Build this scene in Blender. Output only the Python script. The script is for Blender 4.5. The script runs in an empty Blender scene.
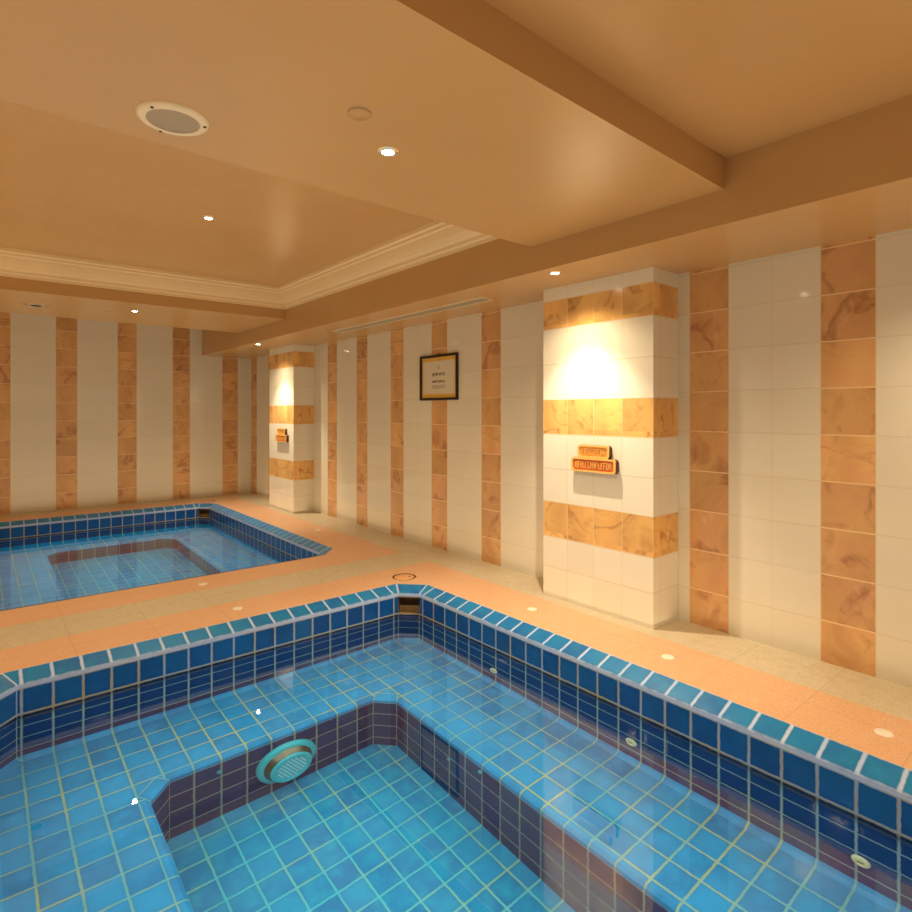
import bpy, bmesh, math, random
from mathutils import Vector, Matrix
random.seed(7)
COL = bpy.context.scene.collection
PI = math.pi

# ------------------------------------------------------------------ helpers
class MB:
    """collects faces with uvs and material slots, builds ONE mesh object"""
    def __init__(self):
        self.v = []; self.f = []; self.uv = []; self.mi = []; self.sm = []
    def poly(self, pts, uvs=None, mi=0, smooth=False):
        b = len(self.v); self.v += [tuple(p) for p in pts]
        self.f.append(tuple(range(b, b+len(pts))))
        self.uv.append(uvs or [(p[0], p[1]) for p in pts]); self.mi.append(mi); self.sm.append(smooth)
    def box(self, x0, x1, y0, y1, z0, z1, mi=0):
        P = lambda x, y, z: (x, y, z)
        F = [((x0,y0,z0),(x0,y1,z0),(x1,y1,z0),(x1,y0,z0)), ((x0,y0,z1),(x1,y0,z1),(x1,y1,z1),(x0,y1,z1)),
             ((x0,y0,z0),(x1,y0,z0),(x1,y0,z1),(x0,y0,z1)), ((x1,y0,z0),(x1,y1,z0),(x1,y1,z1),(x1,y0,z1)),
             ((x1,y1,z0),(x0,y1,z0),(x0,y1,z1),(x1,y1,z1)), ((x0,y1,z0),(x0,y0,z0),(x0,y0,z1),(x0,y1,z1))]
        for q in F: self.poly(q, mi=mi)
    def lathe(self, prof, M=None, n=32, mi=0, smooth=True, close=False):
        """prof: list of (r, h); M maps local (x,y,h) to the mesh"""
        M = M or Matrix.Identity(4)
        for k in range(n):
            a0, a1 = 2*PI*k/n, 2*PI*(k+1)/n
            for (r0, h0), (r1, h1) in zip(prof, prof[1:]):
                q = [Vector((r0*math.cos(a0), r0*math.sin(a0), h0)), Vector((r0*math.cos(a1), r0*math.sin(a1), h0)),
                     Vector((r1*math.cos(a1), r1*math.sin(a1), h1)), Vector((r1*math.cos(a0), r1*math.sin(a0), h1))]
                if r0 < 1e-6: q = [q[0], q[2], q[3]]
                elif r1 < 1e-6: q = [q[0], q[1], q[2]]
                self.poly([M @ p for p in q], mi=mi, smooth=smooth)
    def prism(self, pts, h0, h1, M=None, mi=0):
        M = M or Matrix.Identity(4); n = len(pts)
        lo = [M @ Vector((p[0], p[1], h0)) for p in pts]; hi = [M @ Vector((p[0], p[1], h1)) for p in pts]
        self.poly(hi, mi=mi); self.poly(lo[::-1], mi=mi)
        for i in range(n):
            j = (i+1) % n; self.poly([lo[i], lo[j], hi[j], hi[i]], mi=mi)
    def build(self, name, mats, parent=None, weld=True, bevel=0):
        me = bpy.data.meshes.new(name)
        me.from_pydata(self.v, [], self.f)
        uvl = me.uv_layers.new(name='UVMap')
        k = 0
        for fi, uvs in enumerate(self.uv):
            for uv in uvs: uvl.data[k].uv = uv; k += 1
        if not isinstance(mats, (list, tuple)): mats = [mats]
        for m in mats: me.materials.append(m)
        for p, mi, s in zip(me.polygons, self.mi, self.sm): p.material_index = mi; p.use_smooth = s
        if weld:
            bm = bmesh.new(); bm.from_mesh(me); bmesh.ops.remove_doubles(bm, verts=bm.verts, dist=1e-5)
            bm.to_mesh(me); bm.free()
        me.validate(); me.update()
        o = bpy.data.objects.new(name, me); COL.objects.link(o)
        if parent: o.parent = parent
        if bevel:
            b = o.modifiers.new('bevel', 'BEVEL'); b.width = bevel; b.segments = 2; b.limit_method = 'ANGLE'
        return o

def tag(o, label=None, cat=None, group=None, kind=None):
    if label: o['label'] = label
    if cat: o['category'] = cat
    if group: o['group'] = group
    if kind: o['kind'] = kind
    return o
def empty(name, loc, label, cat, group=None):
    o = bpy.data.objects.new(name, None); COL.objects.link(o); o.location = loc
    o.empty_display_size = .1
    return tag(o, label, cat, group)
def copy_tree(o, parent=None):
    c = o.copy(); COL.objects.link(c)
    if parent: c.parent = parent
    for ch in list(o.children): copy_tree(ch, c)
    return c

# ------------------------------------------------------------------ materials
class NT:
    def __init__(self, name):
        self.m = bpy.data.materials.new(name); self.m.use_nodes = True
        self.t = self.m.node_tree; self.n = self.t.nodes; self.n.clear()
        self.out = self.n.new('ShaderNodeOutputMaterial')
    def link(self, a, b): self.t.links.new(a, b)
    def put(self, sock, v):
        if isinstance(v, bpy.types.NodeSocket): self.link(v, sock)
        elif v is not None: sock.default_value = v
    def math(self, op, a, b=None, c=None, clamp=False):
        n = self.n.new('ShaderNodeMath'); n.operation = op; n.use_clamp = clamp
        for i, v in enumerate((a, b, c)):
            if v is not None: self.put(n.inputs[i], v)
        return n.outputs[0]
    def mix(self, f, a, b, blend='MIX'):
        n = self.n.new('ShaderNodeMix'); n.data_type = 'RGBA'; n.blend_type = blend
        self.put(n.inputs[0], f)
        for s, v in ((n.inputs[6], a), (n.inputs[7], b)):
            self.put(s, (*v, 1) if isinstance(v, tuple) and len(v) == 3 else v)
        return n.outputs[2]
    def coord(self, which='Object'):
        return self.n.new('ShaderNodeTexCoord').outputs[which]
    def sep(self, v):
        n = self.n.new('ShaderNodeSeparateXYZ'); self.link(v, n.inputs[0]); return n.outputs
    def comb(self, x, y, z=0.0):
        n = self.n.new('ShaderNodeCombineXYZ')
        for i, v in enumerate((x, y, z)): self.put(n.inputs[i], v)
        return n.outputs[0]
    def noise(self, v, scale, detail=3, rough=.5, dist=0, color=False):
        n = self.n.new('ShaderNodeTexNoise'); self.link(v, n.inputs['Vector'])
        n.inputs['Scale'].default_value = scale; n.inputs['Detail'].default_value = detail
        n.inputs['Roughness'].default_value = rough; n.inputs['Distortion'].default_value = dist
        return n.outputs['Color' if color else 'Fac']
    def white(self, v):
        n = self.n.new('ShaderNodeTexWhiteNoise'); n.noise_dimensions = '3D'; self.link(v, n.inputs['Vector'])
        return n.outputs
    def ramp(self, f, stops, interp='LINEAR'):
        n = self.n.new('ShaderNodeValToRGB'); self.link(f, n.inputs[0]); e = n.color_ramp.elements
        n.color_ramp.interpolation = interp
        while len(e) < len(stops): e.new(.5)
        for el, (p, c) in zip(e, stops):
            el.position = p; el.color = (*c, 1) if len(c) == 3 else c
        return n.outputs[0]
    def bsdf(self, color, rough=.5, metal=0, spec=.5, coat=0, normal=None, emis=None, estr=0):
        b = self.n.new('ShaderNodeBsdfPrincipled')
        self.put(b.inputs['Base Color'], (*color, 1) if isinstance(color, tuple) else color)
        self.put(b.inputs['Roughness'], rough); self.put(b.inputs['Metallic'], metal)
        b.inputs['Specular IOR Level'].default_value = spec
        b.inputs['Coat Weight'].default_value = coat; b.inputs['Coat Roughness'].default_value = .06
        if normal is not None: self.link(normal, b.inputs['Normal'])
        if emis: b.inputs['Emission Color'].default_value = (*emis, 1); b.inputs['Emission Strength'].default_value = estr
        self.link(b.outputs[0], self.out.inputs[0]); return b
    def bump(self, h, strength=.3, dist=.01):
        n = self.n.new('ShaderNodeBump'); n.inputs['Strength'].default_value = strength
        n.inputs['Distance'].default_value = dist; self.link(h, n.inputs['Height']); return n.outputs[0]
    def edge(self, x, half):
        """1 inside a tile, 0 on the joint (x in tile units, half = half joint width)"""
        f = self.math('FRACT', x)
        d = self.math('MINIMUM', f, self.math('SUBTRACT', 1.0, f))
        return self.math('DIVIDE', self.math('SUBTRACT', d, half*.55), half*.75, clamp=True)

def simple(name, color, rough=.5, metal=0, spec=.5, vary=.06, scale=20, emis=None, estr=0):
    t = NT(name)
    f = t.noise(t.coord('Object'), scale, 3)
    c = t.mix(f, tuple(x*(1-vary) for x in color), tuple(min(1, x*(1+vary)) for x in color))
    t.bsdf(c, rough, metal, spec, emis=emis, estr=estr)
    return t.m

def pool_tile(name, dark, light, grout, grout_stain, rough=.12, half=.05, teal=None, bstr=.55, spec=.5):
    t = NT(name)
    s = t.sep(t.coord('UV')); u, v = s[0], s[1]
    cell = t.comb(t.math('FLOOR', u), t.math('FLOOR', v), 1.7)
    w = t.white(cell)
    P = t.coord('Object')
    inner = t.noise(P, 9, 4, .6)
    c = t.mix(w[0], dark, light)
    c = t.mix(t.math('MULTIPLY', t.math('SUBTRACT', inner, .42, clamp=True), 3.0, clamp=True), c, teal or light)
    # darker glaze pooling toward the rim of each tile
    fu = t.math('FRACT', u); fv = t.math('FRACT', v)
    du = t.math('ABSOLUTE', t.math('SUBTRACT', fu, .5)); dv = t.math('ABSOLUTE', t.math('SUBTRACT', fv, .5))
    rim = t.math('POWER', t.math('MULTIPLY', t.math('MAXIMUM', du, dv), 2.0), 5.0)
    c = t.mix(t.math('MULTIPLY', rim, .35), c, tuple(x*.45 for x in dark))
    wob = t.math('MULTIPLY', t.math('SUBTRACT', t.noise(P, 30, 2), .5), .05)
    mask = t.math('MULTIPLY', t.edge(t.math('ADD', u, wob), half), t.edge(t.math('ADD', v, wob), half))
    g = t.mix(t.math('MULTIPLY', t.math('SUBTRACT', t.noise(P, 2.2, 4, .6), .45, clamp=True), 6.0, clamp=True), grout, grout_stain)
    col = t.mix(mask, g, c)
    h = t.math('ADD', t.math('MULTIPLY', mask, t.math('SUBTRACT', 1.0, t.math('MULTIPLY', rim, .5))), t.math('MULTIPLY', inner, .15))
    r = t.math('SUBTRACT', .65, t.math('MULTIPLY', mask, .65-rough))
    t.bsdf(col, r, normal=t.bump(h, bstr, .004), spec=spec)
    return t.m

M = {}
M['pool_under'] = pool_tile('pool_tile_bright', (.000,.20,.38), (.000,.31,.52), (.16,.42,.38), (.46,.46,.20), rough=.15, half=.04, teal=(.000,.33,.58), spec=.2)
M['pool_floor'] = pool_tile('pool_tile_cyan', (.000,.25,.48), (.000,.36,.60), (.08,.62,.64), (.32,.58,.36), rough=.15, half=.042, teal=(.003,.44,.60), spec=.2)
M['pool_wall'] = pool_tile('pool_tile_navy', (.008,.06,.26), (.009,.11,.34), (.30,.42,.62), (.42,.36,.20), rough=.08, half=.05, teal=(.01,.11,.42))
M['pool_well'] = pool_tile('pool_tile_dimmed', (.010,.025,.09), (.012,.04,.13), (.26,.30,.28), (.36,.33,.19), rough=.12, half=.04, teal=(.01,.035,.11), spec=.2)  # underwater wall tiles: dimness and reflection worked into a darker colour
M['coping'] = pool_tile('coping_tile', (.008,.13,.40), (.010,.20,.50), (.38,.52,.85), (.45,.56,.78), rough=.34, half=.06, spec=.35, teal=(.012,.23,.48))

def stone_color(t, P, golden=False):
    """amber onyx look: cloudy bands and dark veins"""
    big = t.noise(P, 2.6, 5, .6, 1.5)
    vein = t.noise(P, 1.8, 4, .5, 1.2)
    ln = t.math('ABSOLUTE', t.math('SUBTRACT', vein, .5))
    line = t.math('SUBTRACT', 1.0, t.math('MULTIPLY', ln, 26.0), clamp=True)
    wv = t.n.new('ShaderNodeTexWave'); wv.inputs['Scale'].default_value = .9; wv.inputs['Distortion'].default_value = 5
    wv.inputs['Detail'].default_value = 2; wv.inputs['Detail Scale'].default_value = 1.0; t.link(P, wv.inputs['Vector'])
    a = t.ramp(big, [(.3, (.56,.31,.13)), (.45, (.68,.40,.17)), (.6, (.66,.35,.17)), (.75, (.74,.48,.24))])
    if golden:
        a = t.ramp(big, [(.3, (.66,.36,.11)), (.45, (.86,.52,.18)), (.6, (.82,.46,.15)), (.75, (.93,.66,.32))])
    a = t.mix(t.math('MULTIPLY', wv.outputs['Fac'], .32), a, (.50,.25,.10))
    a = t.mix(t.math('MULTIPLY', t.math('MULTIPLY', line, t.math('MULTIPLY', t.math('SUBTRACT', big, .42, clamp=True), 6.0, clamp=True)), .75), a, (.34,.15,.06))
    return a

ROW = .2787
def wall_tiles(name, vertical=True, golden=False):
    """uv in metres: u along the wall, v = height. Amber bars every .83 m (or in rows, for pillars)."""
    t = NT(name)
    s = t.sep(t.coord('UV')); u, v = s[0], s[1]
    P = t.comb(u, v, 0.0)
    rz = t.math('DIVIDE', t.math('ADD', v, .03), ROW)     # row coordinate
    row = t.math('FLOOR', rz)
    if vertical:
        k = t.math('DIVIDE', u, .83)
        fk = t.math('FRACT', k)                            # amber in [0, .337]
        amber = t.math('LESS_THAN', fk, .337)
        ux = t.math('DIVIDE', t.math('SUBTRACT', fk, .337), .3315)   # white tiles: two columns
        ju = t.mix(amber, t.comb(t.edge(ux, .008), 0.0), t.comb(t.edge(t.math('DIVIDE', fk, .337), .012), 0.0))
        ju = t.sep(ju)[0]
        colid = t.math('ADD', t.math('FLOOR', k), t.math('MULTIPLY', amber, 31.0))
    else:
        ux = t.math('DIVIDE', u, .251); ju = t.edge(ux, .010); colid = t.math('FLOOR', ux)
        # rows: amber are tile rows 2, 5, 8 (counting from the floor) of heights .49-.775, 1.32-1.60, 2.17-2.40
        def band(a, b): return t.math('MULTIPLY', t.math('GREATER_THAN', v, a), t.math('LESS_THAN', v, b))
        amber = t.math('ADD', t.math('ADD', band(.49, .775), band(1.32, 1.60)), band(2.17, 2.40), clamp=True)
    cell = t.comb(colid, row, 3.3)
    w = t.white(cell)
    # each amber tile cut from another place of the slab
    off = t.n.new('ShaderNodeVectorMath'); off.operation = 'MULTIPLY_ADD'
    t.link(w[1], off.inputs[0]); off.inputs[1].default_value = (9, 9, 9); t.link(P, off.inputs[2])
    st = stone_color(t, off.outputs[0], golden)
    hsv = t.n.new('ShaderNodeHueSaturation'); t.link(st, hsv.inputs['Color'])
    t.link(t.math('ADD', .86, t.math('MULTIPLY', w[0], .24)), hsv.inputs['Value'])
    st = hsv.outputs[0]
    wht = t.mix(w[0], (.69,.645,.54), (.72,.675,.57)) if vertical else t.mix(w[0], (.79,.745,.635), (.82,.78,.675))
    wht = t.mix(t.math('MULTIPLY', t.noise(P, 1.3, 3), .3), wht, (.80,.73,.60))
    if vertical:
        jv = t.edge(rz, .014)
        jh = t.math('MULTIPLY', jv, ju)
    else:
        def jl(z, wd=.0045):
            return t.math('DIVIDE', t.math('SUBTRACT', t.math('ABSOLUTE', t.math('SUBTRACT', v, z)), wd*.4), wd, clamp=True)
        jh = ju
        for z in (.247, .49, .775, 1.045, 1.32, 1.60, 1.885, 2.17, 2.40): jh = t.math('MULTIPLY', jh, jl(z))
    wj = t.mix(jh, (.655,.60,.49) if vertical else (.72,.65,.53), wht)
    aj = t.mix(jh, (.80,.58,.32), st)
    col = t.mix(amber, wj, aj)
    bumpn = t.bump(t.math('ADD', jh, t.math('MULTIPLY', t.noise(P, 1.6, 2), .25)), .25, .003)
    rough = t.math('ADD', .07, t.math('MULTIPLY', amber, .12))
    t.bsdf(col, rough, normal=bumpn, spec=.5)
    return t.m
M['wall'] = wall_tiles('striped_wall_tiles')
M['pillar'] = wall_tiles('banded_pillar_tiles', vertical=False, golden=True)

def paint(name, c, rough=.33):
    t = NT(name); P = t.coord('Object')
    f = t.noise(P, .9, 4, .55, .6)
    col = t.mix(f, tuple(x*.90 for x in c), tuple(min(1, x*1.08) for x in c))
    t.bsdf(col, rough, normal=t.bump(t.noise(P, 3.5, 3), .06, .02), spec=.4); return t.m
M['ceil'] = paint('tan_ceiling_paint', (.54,.325,.135), .27)
M['crown'] = paint('cream_moulding_paint', (.80,.62,.36), .40)
M['plain'] = paint('cream_plaster', (.74,.62,.45), .6)

def granite(name, a, b, c, joint):
    t = NT(name); P = t.coord('Object'); s = t.sep(P)
    big = t.noise(P, 1.8, 5, .6, .8); fine = t.noise(P, 75, 3, .7); mid = t.noise(P, 14, 4, .6)
    col = t.mix(big, a, b)
    col = t.mix(t.math('MULTIPLY', t.math('SUBTRACT', mid, .45, clamp=True), 2.5, clamp=True), col, c)
    col = t.mix(t.math('MULTIPLY', t.math('SUBTRACT', fine, .5, clamp=True), 2.6, clamp=True), col, tuple(x*.5 for x in a))
    e = t.math('MULTIPLY', t.edge(t.math('DIVIDE', s[0], .47), .006), t.edge(t.math('DIVIDE', t.math('ADD', s[1], .27), .47), .006))
    col = t.mix(e, joint, col)
    r = t.math('ADD', .30, t.math('MULTIPLY', mid, .25))
    t.bsdf(col, r, normal=t.bump(t.math('ADD', fine, e), .12, .003), spec=.45); return t.m
M['orange'] = granite('orange_granite', (.64,.35,.19), (.72,.43,.25), (.70,.46,.29), (.55,.32,.18))
M['beige'] = granite('beige_granite', (.53,.44,.30), (.61,.52,.37), (.49,.40,.27), (.45,.37,.25))

M['white_metal'] = simple('cream_enamel', (.80,.68,.50), .35)
M['chrome'] = simple('brushed_trim', (.80,.70,.52), .28, 1)
M['grille'] = simple('grey_mesh', (.40,.33,.25), .6, .3)
M['slat'] = simple('vent_slat', (.52,.42,.28), .5)
M['dark'] = simple('dark_void', (.05,.03,.02), .8)
M['screw'] = simple('dark_screw', (.04,.025,.02), .5)
M['lens'] = simple('lamp_lens', (1,.95,.85), .4, emis=(1,.88,.66), estr=60)
M['black'] = simple('black_lacquer', (.008,.007,.006), .3)
M['gold'] = simple('gold_mat', (.80,.50,.10), .35, .3)
M['paper'] = simple('notice_paper', (.66,.60,.47), .8)
M['ink'] = simple('ink', (.08,.06,.05), .8)
M['redink'] = simple('red_ink', (.45,.16,.12), .8)
M['wood'] = simple('carved_orange_wood', (.80,.33,.06), .45, vary=.2)
M['wood_rim'] = simple('pale_wood_rim', (.86,.50,.14), .45, vary=.12)
M['wood_deep'] = simple('deep_red_wood', (.62,.14,.03), .5, vary=.2)
M['wood_dark'] = simple('dark_wood_edge', (.10,.04,.02), .6)
M['jet'] = simple('ivory_plastic', (.88,.66,.30), .3)
M['jet_teal'] = simple('teal_plastic', (.05,.42,.42), .3)
M['lamp_teal'] = simple('turquoise_plastic', (.03,.58,.56), .3)
M['lamp_band'] = simple('grey_brown_steel', (.28,.22,.13), .25, .7)
M['hole'] = simple('pale_perforation', (.80,.84,.80), .4)
M['niche'] = simple('brown_concrete', (.26,.17,.08), .9, vary=.3)
M['lid'] = simple('orange_lid_stone', (.70,.36,.17), .6)
M['cap'] = simple('ivory_deck_cap', (.80,.74,.64), .35)

t = NT('still_water')
g = t.n.new('ShaderNodeBsdfRefraction'); g.inputs['IOR'].default_value = 1.333; g.inputs['Roughness'].default_value = 0
g.inputs['Color'].default_value = (.93,.99,1,1)
gl = t.n.new('ShaderNodeBsdfGlossy'); gl.inputs['Roughness'].default_value = 0
fz = t.n.new('ShaderNodeFresnel'); fz.inputs['IOR'].default_value = 1.98
mx = t.n.new('ShaderNodeMixShader'); t.link(fz.outputs[0], mx.inputs[0]); t.link(g.outputs[0], mx.inputs[1]); t.link(gl.outputs[0], mx.inputs[2])
bn = t.bump(t.noise(t.coord('Object'), 1.6, 2, .4), .012, .05)
for q in (g, gl, fz): t.link(bn, q.inputs['Normal'])
t.link(mx.outputs[0], t.out.inputs[0]); M['water'] = t.m

# ------------------------------------------------------------------ the setting
XW, YF = 3.907, 10.75           # right wall, far wall
XL, YN = -3.2, -3.2             # left wall, near opening
XS = 3.06                       # inner face of the soffit over the right wall
HT = 3.3

def wq(mb, axis, fixed, a0, a1, z0, z1, off, flip=False, mi=0):
    if axis == 'x': pts = [(fixed, a0, z0), (fixed, a1, z0), (fixed, a1, z1), (fixed, a0, z1)]
    else: pts = [(a0, fixed, z0), (a1, fixed, z0), (a1, fixed, z1), (a0, fixed, z1)]
    uv = [(a0-off, z0), (a1-off, z0), (a1-off, z1), (a0-off, z1)]
    if flip: pts, uv = pts[::-1], uv[::-1]
    mb.poly(pts, uv, mi)

w = MB()
wq(w, 'x', XW, YN, 2.7, 0, HT, .989)
wq(w, 'x', XW, 2.7, 8.5, 0, HT, 4.026)
wq(w, 'x', XW, 8.5, YF, 0, HT, 10.39)
tag(w.build('wall_right', M['wall']), 'cream glazed tile wall with amber stone stripes along the pools', 'wall', kind='structure')
w = MB(); wq(w, 'y', YF, XL, XW, 0, HT, .091, flip=True)
tag(w.build('wall_far', M['wall']), 'far wall of cream tiles with vertical amber stone stripes', 'wall', kind='structure')
w = MB(); wq(w, 'x', XL, YN, YF, 0, HT, 0, flip=True)
tag(w.build('wall_left', M['wall']), 'left wall tiled in cream and amber stripes', 'wall', kind='structure')

# ceiling with its recesses, one mesh
c = MB()
def cz(y0, y1, z, x0=XL, x1=XS): c.poly([(x0,y0,z),(x0,y1,z),(x1,y1,z),(x1,y0,z)])
cz(YN, 1.44, 2.85); cz(2.6, 7.15, 3.07); cz(8.82, YF, 3.0)
cz(YN, YF, HT, XL, XW)
tag(c.build('ceiling', M['ceil']), 'tan painted ceiling with stepped recesses', 'ceiling', kind='structure')
b = MB(); b.prism([(XL,1.265),(XS+.02,1.448),(XS+.02,2.84),(XL,2.72)], 2.685, HT-.01)
tag(b.build('trim_1', M['ceil']), 'broad tan dropped beam nearest the camera', 'ceiling beam', kind='structure')
b = MB(); b.box(XL, XS+.02, 7.15, 8.82, 2.70, HT-.01)
tag(b.build('trim_2', M['ceil']), 'tan dropped beam near the far wall', 'ceiling beam', kind='structure')
b = MB(); b.box(XS, XW+.02, YN, YF+.02, 2.50, HT-.01)
tag(b.build('trim_3', M['ceil']), 'long tan soffit over the right wall', 'soffit', kind='structure')
# crown moulding round the far recess: profile (inset, z)
prof = [(0,2.825),(.012,2.825),(.016,2.85),(.035,2.862),(.040,2.885),(.065,2.905),(.090,2.94),(.108,2.975),(.118,3.0),(.135,3.01),(.14,3.03),(.165,3.04),(.17,3.07)]
m = MB()
x0, x1, y0, y1 = XL, XS, 2.84, 7.15
for (d0, z0), (d1, z1) in zip(prof, prof[1:]):
    m.poly([(x1-d0,y0+d0,z0),(x1-d0,y1-d0,z0),(x1-d1,y1-d1,z1),(x1-d1,y0+d1,z1)])
    m.poly([(x1-d0,y1-d0,z0),(x0,y1-d0,z0),(x0,y1-d1,z1),(x1-d1,y1-d1,z1)])
    m.poly([(x0,y0+d0,z0),(x1-d0,y0+d0,z0),(x1-d1,y0+d1,z1),(x0,y0+d1,z1)])
tag(m.build('trim_4', M['crown']), 'cream crown moulding round the recessed ceiling', 'moulding', kind='structure')

# pools' outer rectangles (coping edge) and chamfer
POOLS = [(-.09, 3.0, -.55, 4.20), (-.09, 3.0, 5.53, 9.96)]
CH = .20
# floor, one mesh: granite bands round the two sunken pools
f = MB()
def fr(x0, x1, y0, y1, mi): f.poly([(x0,y0,0),(x1,y0,0),(x1,y1,0),(x0,y1,0)], mi=mi)
XB = 3.48
fr(XB, XW, YN, YF, 1)
fr(-.09, XB, 4.63, 5.10, 1)
fr(XL, XB, 10.42, YF, 1)
fr(-.09, XB, 4.20, 4.63, 0); fr(-.09, XB, 5.10, 5.53, 0)
fr(3.0, XB, YN, 4.20, 0); fr(3.0, XB, 5.53, 9.96, 0); fr(-.09, XB, 9.96, 10.42, 0)
fr(-.09, 3.0, YN, -.55, 0); fr(-.55, -.09, YN, 10.42, 0); fr(XL, -.55, YN, 10.42, 1)
for (a, b_, c_, d) in POOLS:
    for (cx, cy, sx, sy) in ((a,c_,1,1),(b_,c_,-1,1),(b_,d,-1,-1),(a,d,1,-1)):
        tri = [(cx,cy,0),(cx+sx*CH,cy,0),(cx,cy+sy*CH,0)]
        f.poly(tri if sx*sy > 0 else tri[::-1], mi=0)
tag(f.build('floor', [M['orange'], M['beige']]), 'orange and beige granite deck round the pools', 'floor', kind='structure')

# ------------------------------------------------------------------ pillars
def pillar(y0, label, wd=1.004):
    m = MB(); x = 3.583; y1 = y0+wd
    m.poly([(x,y1,0),(x,y0,0),(x,y0,2.5),(x,y1,2.5)][::-1], [(1.004,0),(0,0),(0,2.5),(1.004,2.5)][::-1])
    d = XW-x
    m.poly([(XW,y0,0),(XW,y0,2.5),(x,y0,2.5),(x,y0,0)], [(10.04-.08+d,0),(10.04-.08+d,2.5),(10.04-.08,2.5),(10.04-.08,0)])
    m.poly([(x,y1,0),(x,y1,2.5),(XW,y1,2.5),(XW,y1,0)], [(20.08,0),(20.08,2.5),(20.08+d,2.5),(20.08+d,0)])
    o = m.build('tiled_pillar', M['pillar'])
    tag(o, label, 'pillar', 'tiled pillars on the right wall')
    return o
pillar(2.187, 'large cream pillar with amber bands standing beside the near pool')
pillar(8.07, 'smaller-looking banded tile pillar at the far end beside the far pool', .92)

# ------------------------------------------------------------------ pools
T = .1475
WZ = -.22
def octo(a, b_, c_, d, ins, ch, z):
    """8 corners, counter-clockwise from the near-left, inset by ins, chamfer ch"""
    x0, x1, y0, y1 = a+ins-(.0275 if ins > .5 else 0), b_-ins, c_+ins, d-ins
    return [(x0+ch,y0,z),(x1-ch,y0,z),(x1,y0+ch,z),(x1,y1-ch,z),(x1-ch,y1,z),(x0+ch,y1,z),(x0,y1-ch,z),(x0,y0+ch,z)]
U0X, U0Y = .042, .06
def ring(mb, A, B, v0, v1, planar=False, skip=()):
    for i in range(8):
        if i in skip: continue
        j = (i+1) % 8
        q = [A[i], A[j], B[j], B[i]]
        if planar: uv = [((p[0]-U0X)/T, (p[1]-U0Y)/T) for p in q]
        elif i in (0, 4): uv = [((p[0]-U0X)/T, v) for p, v in zip(q, (v0,v0,v1,v1))]
        elif i in (2, 6): uv = [((p[1]-U0Y)/T+40, v) for p, v in zip(q, (v0,v0,v1,v1))]
        else: uv = [(90+2*i, v0), (91+2*i, v0), (91+2*i, v1), (90+2*i, v1)]
        mb.poly(q, uv)

def make_pool(P, label, skim):
    a, b_, c_, d = P
    root = empty('sunken_pool', ((a+b_)/2, (c_+d)/2, 0), label, 'pool')
    L = lambda ins, ch, z: octo(a, b_, c_, d, ins, ch, z)
    def part(mb, name, mat):
        o = mb.build(name, mat); o.parent = root; o.matrix_parent_inverse = Matrix.Translation(-root.location); return o
    # coping: sloping glazed cap with a rounded lip
    m = MB()
    cp = [(0,.20,0.004,0.03),(.118,.14,-.034,.92),(.126,.135,-.042,.96),(.13,.13,-.06,1.0)]
    for (i0,c0,z0,v0),(i1,c1,z1,v1) in zip(cp, cp[1:]): ring(m, L(i0,c0,z0), L(i1,c1,z1), v0, v1)
    part(m, 'coping', M['coping'])
    # side walls: first row, the skimmer mouth in the far right chamfer
    m = MB()
    A, B = L(.13,.13,-.06), L(.13,.13,-.2075)
    ring(m, A, B, 10, 11, skip=(3,) if skim else ())
    part(m, 'waterline_tiles', M['pool_wall'])
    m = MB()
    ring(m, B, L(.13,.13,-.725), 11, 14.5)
    part(m, 'side_wall', M['pool_well'])
    # bench: cove, seat and nosing
    m = MB()
    ring(m, L(.13,.13,-.725), L(.14,.126,-.745), 14.1, 14.3); ring(m, L(.14,.126,-.745), L(.17,.12,-.758), 14.3, 14.6)
    ring(m, L(.17,.12,-.758), L(.7475,.11,-.765), 0, 1, planar=True)
    nz = [(.7475,.11,-.765,20.0),(.78,.115,-.77,20.3),(.798,.12,-.785,20.5),(.80,.12,-.815,20.95)]
    for (i0,c0,z0,v0),(i1,c1,z1,v1) in zip(nz, nz[1:]): ring(m, L(i0,c0,z0), L(i1,c1,z1), v0, v1)
    part(m, 'bench', M['pool_under'])
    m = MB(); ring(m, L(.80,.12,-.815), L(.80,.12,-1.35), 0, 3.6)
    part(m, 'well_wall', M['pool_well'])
    m = MB(); fl = L(.80,.12,-1.35); m.poly(fl, [((p[0]-U0X)/T, (p[1]-U0Y)/T) for p in fl])
    part(m, 'pool_floor', M['pool_floor'])
    # water
    m = MB(); m.poly(L(.13,.13,WZ))
    wt = part(m, 'water', M['water'])
    wt['label'] = 'still clear water surface'
    if skim:
        # recess behind the opening
        p0, p1 = Vector(A[3]), Vector(A[4]); nrm = Vector((1, 1, 0)).normalized()*.16
        zt, zb = -.072, -.2075
        q = [Vector((p.x, p.y, 0)) for p in (p0, p1, p1+nrm, p0+nrm)]
        m = MB()
        at = lambda i, z: (q[i].x, q[i].y, z)
        m.poly([at(0,zb),at(1,zb),at(2,zb),at(3,zb)]); m.poly([at(0,zt),at(3,zt),at(2,zt),at(1,zt)])
        m.poly([at(1,zb),at(1,zt),at(2,zt),at(2,zb)]); m.poly([at(0,zb),at(3,zb),at(3,zt),at(0,zt)])
        m.poly([at(2,zb),at(2,zt),at(3,zt),at(3,zb)])
        m.poly([at(0,-.06),at(1,-.06),at(1,zt),at(0,zt)])
        # small weir flap inside
        mid = nrm*.45
        m.poly([(q[0].x+mid.x,q[0].y+mid.y,zb),(q[1].x+mid.x,q[1].y+mid.y,zb),(q[1].x+mid.x,q[1].y+mid.y,zb+.05),(q[0].x+mid.x,q[0].y+mid.y,zb+.05)])
        s = part(m, 'skimmer_opening', M['niche']); s['label'] = 'dark square skimmer opening in the corner'
    return root
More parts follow.
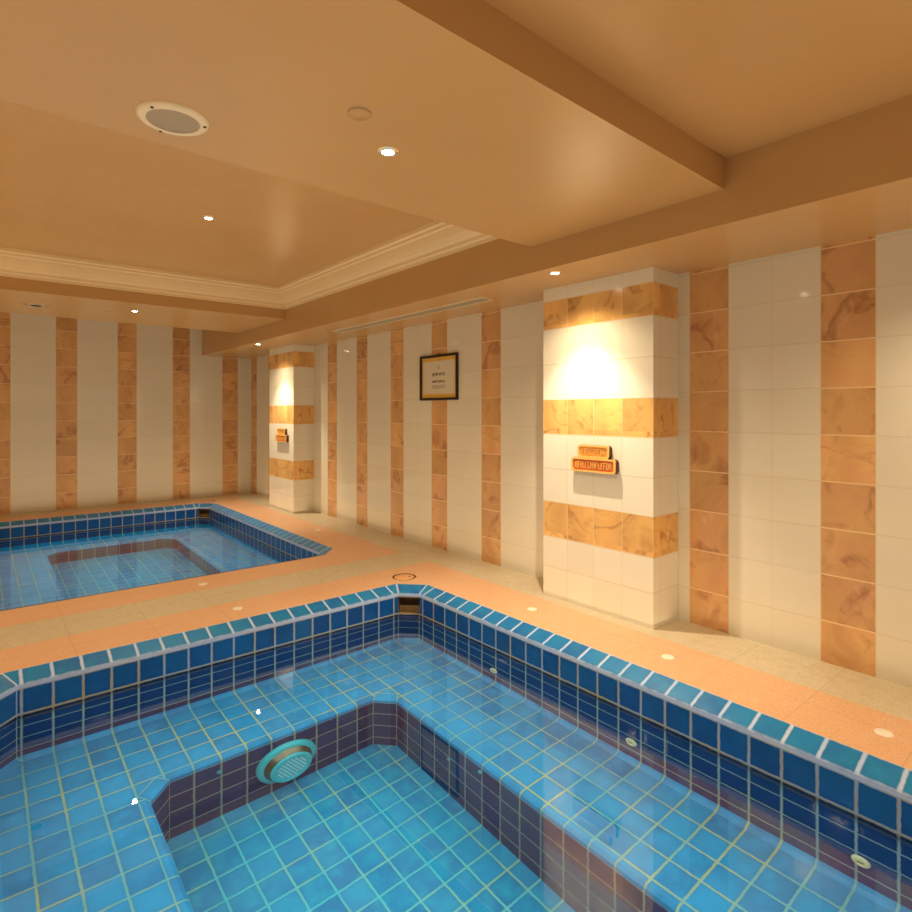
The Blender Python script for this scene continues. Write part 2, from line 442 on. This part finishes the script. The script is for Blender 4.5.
make_pool(POOLS[0], 'near blue tiled plunge pool full of clear water with a bench', True)
make_pool(POOLS[1], 'far blue tiled pool below the striped end wall', True)

def frame_for(p, n):
    """matrix whose local z points along n"""
    n = Vector(n).normalized(); up = Vector((0,0,1)) if abs(n.z) < .9 else Vector((0,1,0))
    x = up.cross(n).normalized(); y = n.cross(x)
    Mx = Matrix((x, y, n)).transposed().to_4x4(); Mx.translation = Vector(p); return Mx

# jets on the right and left walls of the near pool
def make_jet(p, n, label, r=.035, mat='jet', group='wall jets of the pools'):
    root = empty('wall_jet', p, label, 'pool jet', group)
    root.matrix_world = frame_for(p, n)
    m = MB(); m.lathe([(r*.42,.004),(r*.5,.013),(r*.8,.012),(r,.006),(r*1.02,0)], n=28)
    m.build('flange', M[mat], root)
    m = MB(); m.lathe([(0,.012),(r*.32,.010),(r*.45,.004)], n=20)
    m.box(-r*.32, r*.32, -r*.09, r*.09, .008, .0135, mi=1)
    m.build('nozzle', [M[mat], M['dark']], root)
    return root
XR = 2.87
for y, z, lb in ((3.03,-.575,'ivory round jet in the right wall near the skimmer corner'),
              (1.89,-.56,'ivory round jet in the right wall, middle one of three'),
              (.78,-.56,'ivory round jet in the right wall, closest to the camera')):
    make_jet((XR, y, z), (-1,0,0), 'underwater ' + lb)
make_jet((.04, 3.40, -.50), (1,0,0), 'ivory round jet in the left wall of the near pool')
for p, n, lb in (((2.198,2.71,-.975),(-1,0,0),'small teal nozzle low in the right well wall, farther one'),
                 ((2.198,2.43,-.85),(-1,0,0),'small teal nozzle low in the right well wall, nearer one'),
                 ((1.06,3.398,-.90),(0,-1,0),'small teal nozzle in the far well wall left of the round lamp')):
    make_jet(p, n, lb, r=.014, mat='jet_teal', group='small well nozzles')

# underwater lamp on the far wall of the well
lr = empty('underwater_lamp', (1.46, 3.398, -1.07), 'round turquoise underwater lamp with perforated face on the well wall', 'pool lamp')
lr.matrix_world = frame_for((1.46, 3.398, -1.07), (0,-1,0))
R = .19
m = MB(); m.lathe([(R*.80,.035),(R*.90,.035),(R,.022),(R*1.0,0)], n=48); m.build('outer_rim', M['lamp_teal'], lr)
m = MB(); m.lathe([(R*.66,.085),(R*.74,.075),(R*.82,.030)], n=48); m.build('steel_band', M['lamp_band'], lr)['label'] = 'brownish steel band'
m = MB(); m.lathe([(R*.52,.086),(R*.56,.096),(R*.66,.094),(R*.70,.082)], n=48)
m.build('inner_rim', M['lamp_teal'], lr)
m = MB(); m.lathe([(0,.090),(R*.54,.088)], n=48, smooth=False)
for i in range(-5, 6):
    for j in range(-5, 6):
        x = (i + .5*(j % 2))*R*.125; y = j*R*.108
        if math.hypot(x, y) < R*.48:
            pts = [(x+.0058*math.cos(k*PI/4), y+.0058*math.sin(k*PI/4)) for k in range(8)]
            m.prism(pts, .0885, .0925, mi=1)
m.build('perforated_face', [M['lamp_teal'], M['hole']], lr)['label'] = 'turquoise disc with pale holes'

# ------------------------------------------------------------------ fittings in the deck
cap_spots = [(3.258,.794,'small ivory disc set in the orange deck nearest the camera on the right'),
             (3.251,1.885,'small ivory disc in the orange deck in front of the large pillar corner'),
             (3.246,3.005,'small ivory disc in the orange deck left of the large pillar'),
             (3.326,6.755,'small ivory disc in the orange deck beside the far pool corner'),
             (1.51,5.275,'small ivory disc between the pools, closer to the far pool'),
             (1.527,4.45,'small ivory disc between the pools, closer to the near pool')]
proto = None
for x, y, lb in cap_spots:
    if proto is None:
        proto = empty('deck_cap', (0,0,0), lb, 'deck cap', 'round caps set flush in the deck')
        m = MB(); m.lathe([(.022,.004),(.030,.005),(.036,.003),(.038,.0)], n=28); m.build('rim', M['cap'], proto)
        m = MB(); m.lathe([(0,.003),(.022,.003)], n=24); m.build('plug', M['cap'], proto)
        o = proto
    else: o = copy_tree(proto)
    o['label'] = lb; o.location = (x, y, 0)
proto = None
for x, y, lb in ((2.985,4.335,'round flush skimmer lid in the deck behind the near pool corner'),
                 (2.98,10.12,'round flush skimmer lid in the deck behind the far pool corner')):
    if proto is None:
        proto = empty('skimmer_lid', (0,0,0), lb, 'deck lid', 'skimmer lids')
        m = MB(); m.lathe([(0,.002),(.106,.002),(.110,0)], n=40); m.build('ring', M['wood_dark'], proto)['label'] = 'dark gap ring'
        m = MB(); m.lathe([(0,.004),(.088,.004),(.090,.002)], Matrix.Translation((-.009,-.012,0)), n=40); m.build('lid_plate', M['lid'], proto)
        m = MB(); m.lathe([(0,.006),(.010,.006),(.011,.003)], n=16); ob = m.build('finger_hole', M['wood_dark'], proto); ob.location = (.03,-.04,0)
        o = proto
    else: o = copy_tree(proto)
    o['label'] = lb; o.location = (x, y, 0)

# ------------------------------------------------------------------ ceiling fittings
lights = [(1.435,2.214,2.685,'bright recessed downlight in the broad beam, largest glare in view'),
          (1.435,4.86,3.07,'recessed downlight in the deep recess framed by crown moulding'),
          (1.435,7.70,2.70,'recessed downlight in the beam near the far wall'),
          (3.19,2.73,2.50,'recessed downlight in the soffit above the large pillar'),
          (3.17,8.38,2.50,'recessed downlight in the soffit above the far pillar')]
proto = None
for x, y, z, lb in lights:
    if proto is None:
        proto = empty('recessed_downlight', (0,0,0), lb, 'ceiling light', 'recessed downlights')
        m = MB(); m.lathe([(.048,0),(.042,-.006),(.032,-.008),(.028,-.004)], n=32); m.build('trim_ring', M['chrome'], proto)
        m = MB(); m.lathe([(0,-.007),(.029,-.0045)], n=24); m.build('lens', M['lens'], proto)['label'] = 'glowing warm white lens'
        o = proto
    else: o = copy_tree(proto)
    o['label'] = lb; o.location = (x, y, z)

s = empty('ceiling_speaker', (.607,2.52,2.685), 'round cream ceiling speaker with grey grille in the broad beam', 'speaker')
m = MB(); m.lathe([(.098,-.012),(.104,-.016),(.125,-.012),(.134,-.004),(.135,0)], n=56); m.build('flange', M['white_metal'], s)
m = MB(); m.lathe([(0,-.016),(.05,-.015),(.09,-.012),(.100,-.010)], n=56); m.build('grille', M['grille'], s)
for a in (3.8, 1.75, 5.93):
    m = MB(); m.lathe([(0,-.004),(.006,-.003),(.006,0)], n=12)
    o = m.build('screw', M['screw'], s); o.location = (.117*math.cos(a), .117*math.sin(a), -.014)

def disc_cover(name, p, r, label, cat):
    e = empty(name, p, label, cat)
    m = MB(); m.lathe([(0,-.012),(r*.9,-.012),(r,-.008),(r,0)], n=40); m.build('cover_plate', M['ceil'], e)
    m = MB(); m.lathe([(r*.93,-.004),(r*1.08,-.003),(r*1.1,0)], n=40); m.build('shadow_gap', M['slat'], e)
    return e
disc_cover('sprinkler_cover', (1.163,2.00,2.687), .048, 'flat round tan cover plate beside the brightest downlight', 'ceiling cover')
disc_cover('sprinkler_cover', (1.19,7.91,2.702), .045, 'flat round tan cover plate in the far beam', 'ceiling cover')
v = empty('round_vent', (.50,7.92,2.70), 'round concentric air vent in the far beam', 'vent')
m = MB(); m.lathe([(.10,-.010),(.13,-.012),(.14,0)], n=40); m.build('outer_ring', M['ceil'], v)
m = MB(); m.lathe([(.055,-.018),(.085,-.020),(.09,-.004)], n=40); m.build('inner_cone', M['slat'], v)
m = MB(); m.lathe([(0,-.002),(.10,-.002)], n=40); m.build('throat', M['dark'], v)

v = empty('linear_vent', (3.44,5.07,2.50), 'long narrow slot air vent in the soffit above the right wall', 'vent')
m = MB()
m.box(-.075,-.062,-1.36,1.36,-.008,0); m.box(.062,.075,-1.36,1.36,-.008,0); m.box(-.062,.062,-1.36,-1.347,-.008,0); m.box(-.062,.062,1.347,1.36,-.008,0)
m.build('frame', M['white_metal'], v)
for k in range(5):
    m = MB(); m.box(-.052+k*.023,-.043+k*.023,-1.345,1.345,-.006,-.001); m.build('slat', M['slat'], v)
m = MB(); m.poly([(-.062,-1.347,-.0006),(-.062,1.347,-.0006),(.062,1.347,-.0006),(.062,-1.347,-.0006)]); m.build('duct', M['dark'], v)

# ------------------------------------------------------------------ wall pieces
def glyphs(mb, n, cw, chh, h0, h1, Mx, cx=0, cy=0, seed=1, sp=1.3, st=.16):
    """row of n letter-like stroke shapes, too small in the photo to read"""
    rnd = random.Random(seed); tot = n*cw*sp
    for i in range(n):
        x = cx - tot/2 + (i+.5)*cw*sp
        segs = [(-.5,-.5,-.5,.5),(.5,-.5,.5,.5),(-.5,.5,.5,.5),(-.5,0,.5,0),(-.5,-.5,.5,-.5)]
        pick = rnd.choice([(0,2,3),(0,1,3),(0,2,4),(0,1,2,4),(0,2,3,4),(0,1,2,3),(0,4),(2,0)])
        for k in pick:
            x0, y0, x1, y1 = segs[k]; wdt = cw*st
            ax, ay, bx, by = x+x0*cw*.8, cy+y0*chh, x+x1*cw*.8, cy+y1*chh
            if k in (0,1): p = [(ax-wdt/2,ay),(ax+wdt/2,ay),(bx+wdt/2,by),(bx-wdt/2,by)]
            else: p = [(ax,ay-wdt/2),(bx,ay-wdt/2),(bx,ay+wdt/2),(ax,ay+wdt/2)]
            mb.prism(p, h0, h1, Mx)

def plaque(parent, z, wd, hh, depth, n, seed, names, mat_in):
    """carved board; local x to the left along the wall, y up, z out of the wall"""
    I = Matrix.Translation((0, z, 0)); c = .012
    def outline(w_, h_, c_): return [(-w_/2+c_,-h_/2),(w_/2-c_,-h_/2),(w_/2,-h_/2+c_*1.6),(w_/2,h_/2-c_),(w_/2-c_,h_/2),(-w_/2+c_,h_/2),(-w_/2,h_/2-c_),(-w_/2,-h_/2+c_*1.6)]
    m = MB(); m.prism(outline(wd, hh, c), 0, depth-.008, I)
    m.build(names[0], M['wood_dark'], parent)['label'] = 'dark board edge'
    m = MB()
    o, i_ = outline(wd, hh, c), outline(wd-.03, hh-.024, c*.8)
    for k in range(8):
        j = (k+1) % 8
        A = [I @ Vector((*o[k], depth)), I @ Vector((*o[j], depth)), I @ Vector((*i_[j], depth)), I @ Vector((*i_[k], depth))]
        m.poly(A)
        m.poly([I @ Vector((*o[k], depth-.008)), I @ Vector((*o[j], depth-.008)), A[1], A[0]])
        m.poly([A[3], A[2], I @ Vector((*i_[j], depth-.008)), I @ Vector((*i_[k], depth-.008))])
    m.build(names[1], M['wood_rim'], parent)['label'] = 'pale raised rim'
    m = MB(); m.poly([I @ Vector((*p, depth-.0075)) for p in i_]); m.build(names[2], mat_in, parent)
    m = MB(); glyphs(m, n, (wd-.07)/n/1.3, hh*.42, depth-.0075, depth-.001, I, seed=seed, st=.24)
    m.build(names[3], M['wood_rim'], parent)['label'] = 'raised carved lettering'
def wall_sign(y, label):
    s = empty('carved_sign', (3.583, y, 1.10), label, 'sign', 'carved wooden pool signs')
    s.matrix_world = frame_for((3.583, y, 1.10), (-1,0,0))
    plaque(s, 0.0, .40, .105, .045, 14, 4, ['lower_board','lower_rim','lower_panel','lower_lettering'], M['wood_deep'])
    plaque(s, .102, .285, .095, .040, 10, 9, ['upper_board','upper_rim','upper_panel','upper_lettering'], M['wood'])
    return s
wall_sign(2.665, 'two-tier carved orange wooden sign on the large near pillar')
wall_sign(8.44, 'two-tier carved yellow wooden sign on the far pillar')

fr_ = empty('framed_notice', (XW, 5.0, 1.88), 'black framed notice with gold mat bars hung on the striped wall', 'picture frame')
fr_.matrix_world = frame_for((XW, 5.0, 1.88), (-1,0,0))
W2, H2 = .335, .25
m = MB(); fw = .026
m.box(-W2,W2,H2-fw,H2,0,.022); m.box(-W2,W2,-H2,-H2+fw,0,.022); m.box(-W2,-W2+fw,-H2+fw,H2-fw,0,.022); m.box(W2-fw,W2,-H2+fw,H2-fw,0,.022)
m.build('frame', M['black'], fr_)
m = MB(); m.poly([(-W2+fw,-H2+fw,.006),(W2-fw,-H2+fw,.006),(W2-fw,H2-fw,.006),(-W2+fw,H2-fw,.006)]); m.build('mat', M['gold'], fr_)['label'] = 'gold mat border'
m = MB(); m.box(-W2+.055,W2-.055,-H2+.070,H2-.068,.006,.008); m.build('notice_sheet', M['paper'], fr_)
m = MB(); I = Matrix.Identity(4)
glyphs(m, 8, .022, .028, .008, .0088, I, 0, .035, 3, st=.35); m.build('heading_line', M['ink'], fr_)
m = MB(); glyphs(m, 8, .022, .022, .008, .0088, I, 0, -.045, 5, st=.32); m.build('middle_line', M['ink'], fr_)
m = MB()
for k in range(7):
    for r_ in range(4): m.prism([(x+(-.105+k*.034), y-.088-r_*.011) for x, y in ((0,0),(.018,0),(.018,.005),(0,.005))], .008, .0088)
m.build('small_print', M['ink'], fr_)
m = MB(); glyphs(m, 1, .022, .035, .008, .0088, I, 0, .115, 3, st=.25); m.build('red_emblem', M['redink'], fr_)
m = MB(); m.lathe([(.004,0),(.004,.01),(.012,.012),(.0,.014)], Matrix.Translation((0,H2+.004,0)), n=12); m.build('hook', M['black'], fr_)

# ------------------------------------------------------------------ light
def lamp(kind, name, loc, energy, color=(1,.74,.42), **k):
    L = bpy.data.lights.new(name, kind); L.energy = energy; L.color = color
    for a, v_ in k.items(): setattr(L, a, v_)
    o = bpy.data.objects.new(name, L); COL.objects.link(o); o.location = loc; return o
WARM = (1,.80,.50)
for (x, y, z, lb), e in zip(lights, (170, 130, 60, 55, 45)):
    lamp('SPOT', 'downlight_or_fill', (x, y, z-.03), e, WARM, spot_size=2.35, spot_blend=.9, shadow_soft_size=.02)
for y in (2.69, 8.57):
    lamp('SPOT', 'downlight_or_fill', (3.19 if y < 5 else 3.17, 2.73 if y < 5 else 8.38, 2.47), 150, (1,.84,.60), spot_size=1.5, spot_blend=.7, shadow_soft_size=.015)
for (x, y, z) in ((1.4,-1.6,2.8),(3.25,.2,2.47),(3.25,-1.6,2.47),(-1.8,2.2,2.65),(-1.8,4.9,3.0),(-1.8,7.7,2.66),(-1.8,-.6,2.8)):  # spots added out of view to fill the room, no fixtures modelled
    lamp('SPOT', 'downlight_or_fill', (x, y, z-.03), 85, WARM, spot_size=2.5, spot_blend=.9, shadow_soft_size=.03)
# added fill lamps without fixtures: down into each basin, and up from deck level
for (a, b_, c_, d), e in zip(POOLS, (46, 32)):
    cx, cy = (a+b_)/2, (c_+d)/2
    o = lamp('AREA', 'pool_fill', (cx, cy, -.235), e, (.75,.95,1), shape='RECTANGLE', size=b_-a-.35, size_y=d-c_-.35)
o = lamp('AREA', 'bounce_glow', (.35, 3.8, .03), 150, (1,.78,.46), shape='RECTANGLE', size=6.9, size_y=13.6)  # added uplight over the whole deck, standing in for bounced light
o.rotation_euler = (PI, 0, 0)

wd = bpy.data.worlds.new('World'); bpy.context.scene.world = wd; wd.use_nodes = True
bg = wd.node_tree.nodes['Background']; bg.inputs[0].default_value = (1,.80,.55,1); bg.inputs[1].default_value = .26

# ------------------------------------------------------------------ camera
cam = bpy.data.cameras.new('camera'); co = bpy.data.objects.new('camera', cam); COL.objects.link(co)
co.location = (0, 0, 1.5); co.rotation_euler = (PI/2, 0, -math.atan2(478, 576))
cam.sensor_width = 36; cam.lens = 36*576/912; cam.shift_y = -44/912; cam.clip_start = .02
sc = bpy.context.scene; sc.camera = co
sc.view_settings.view_transform = 'Standard'; sc.view_settings.look = 'None'
sc.view_settings.exposure = 0; sc.view_settings.gamma = 1
sc.cycles.use_denoising = True
sc.cycles.max_bounces = 8; sc.cycles.transmission_bounces = 6; sc.cycles.sample_clamp_indirect = 4
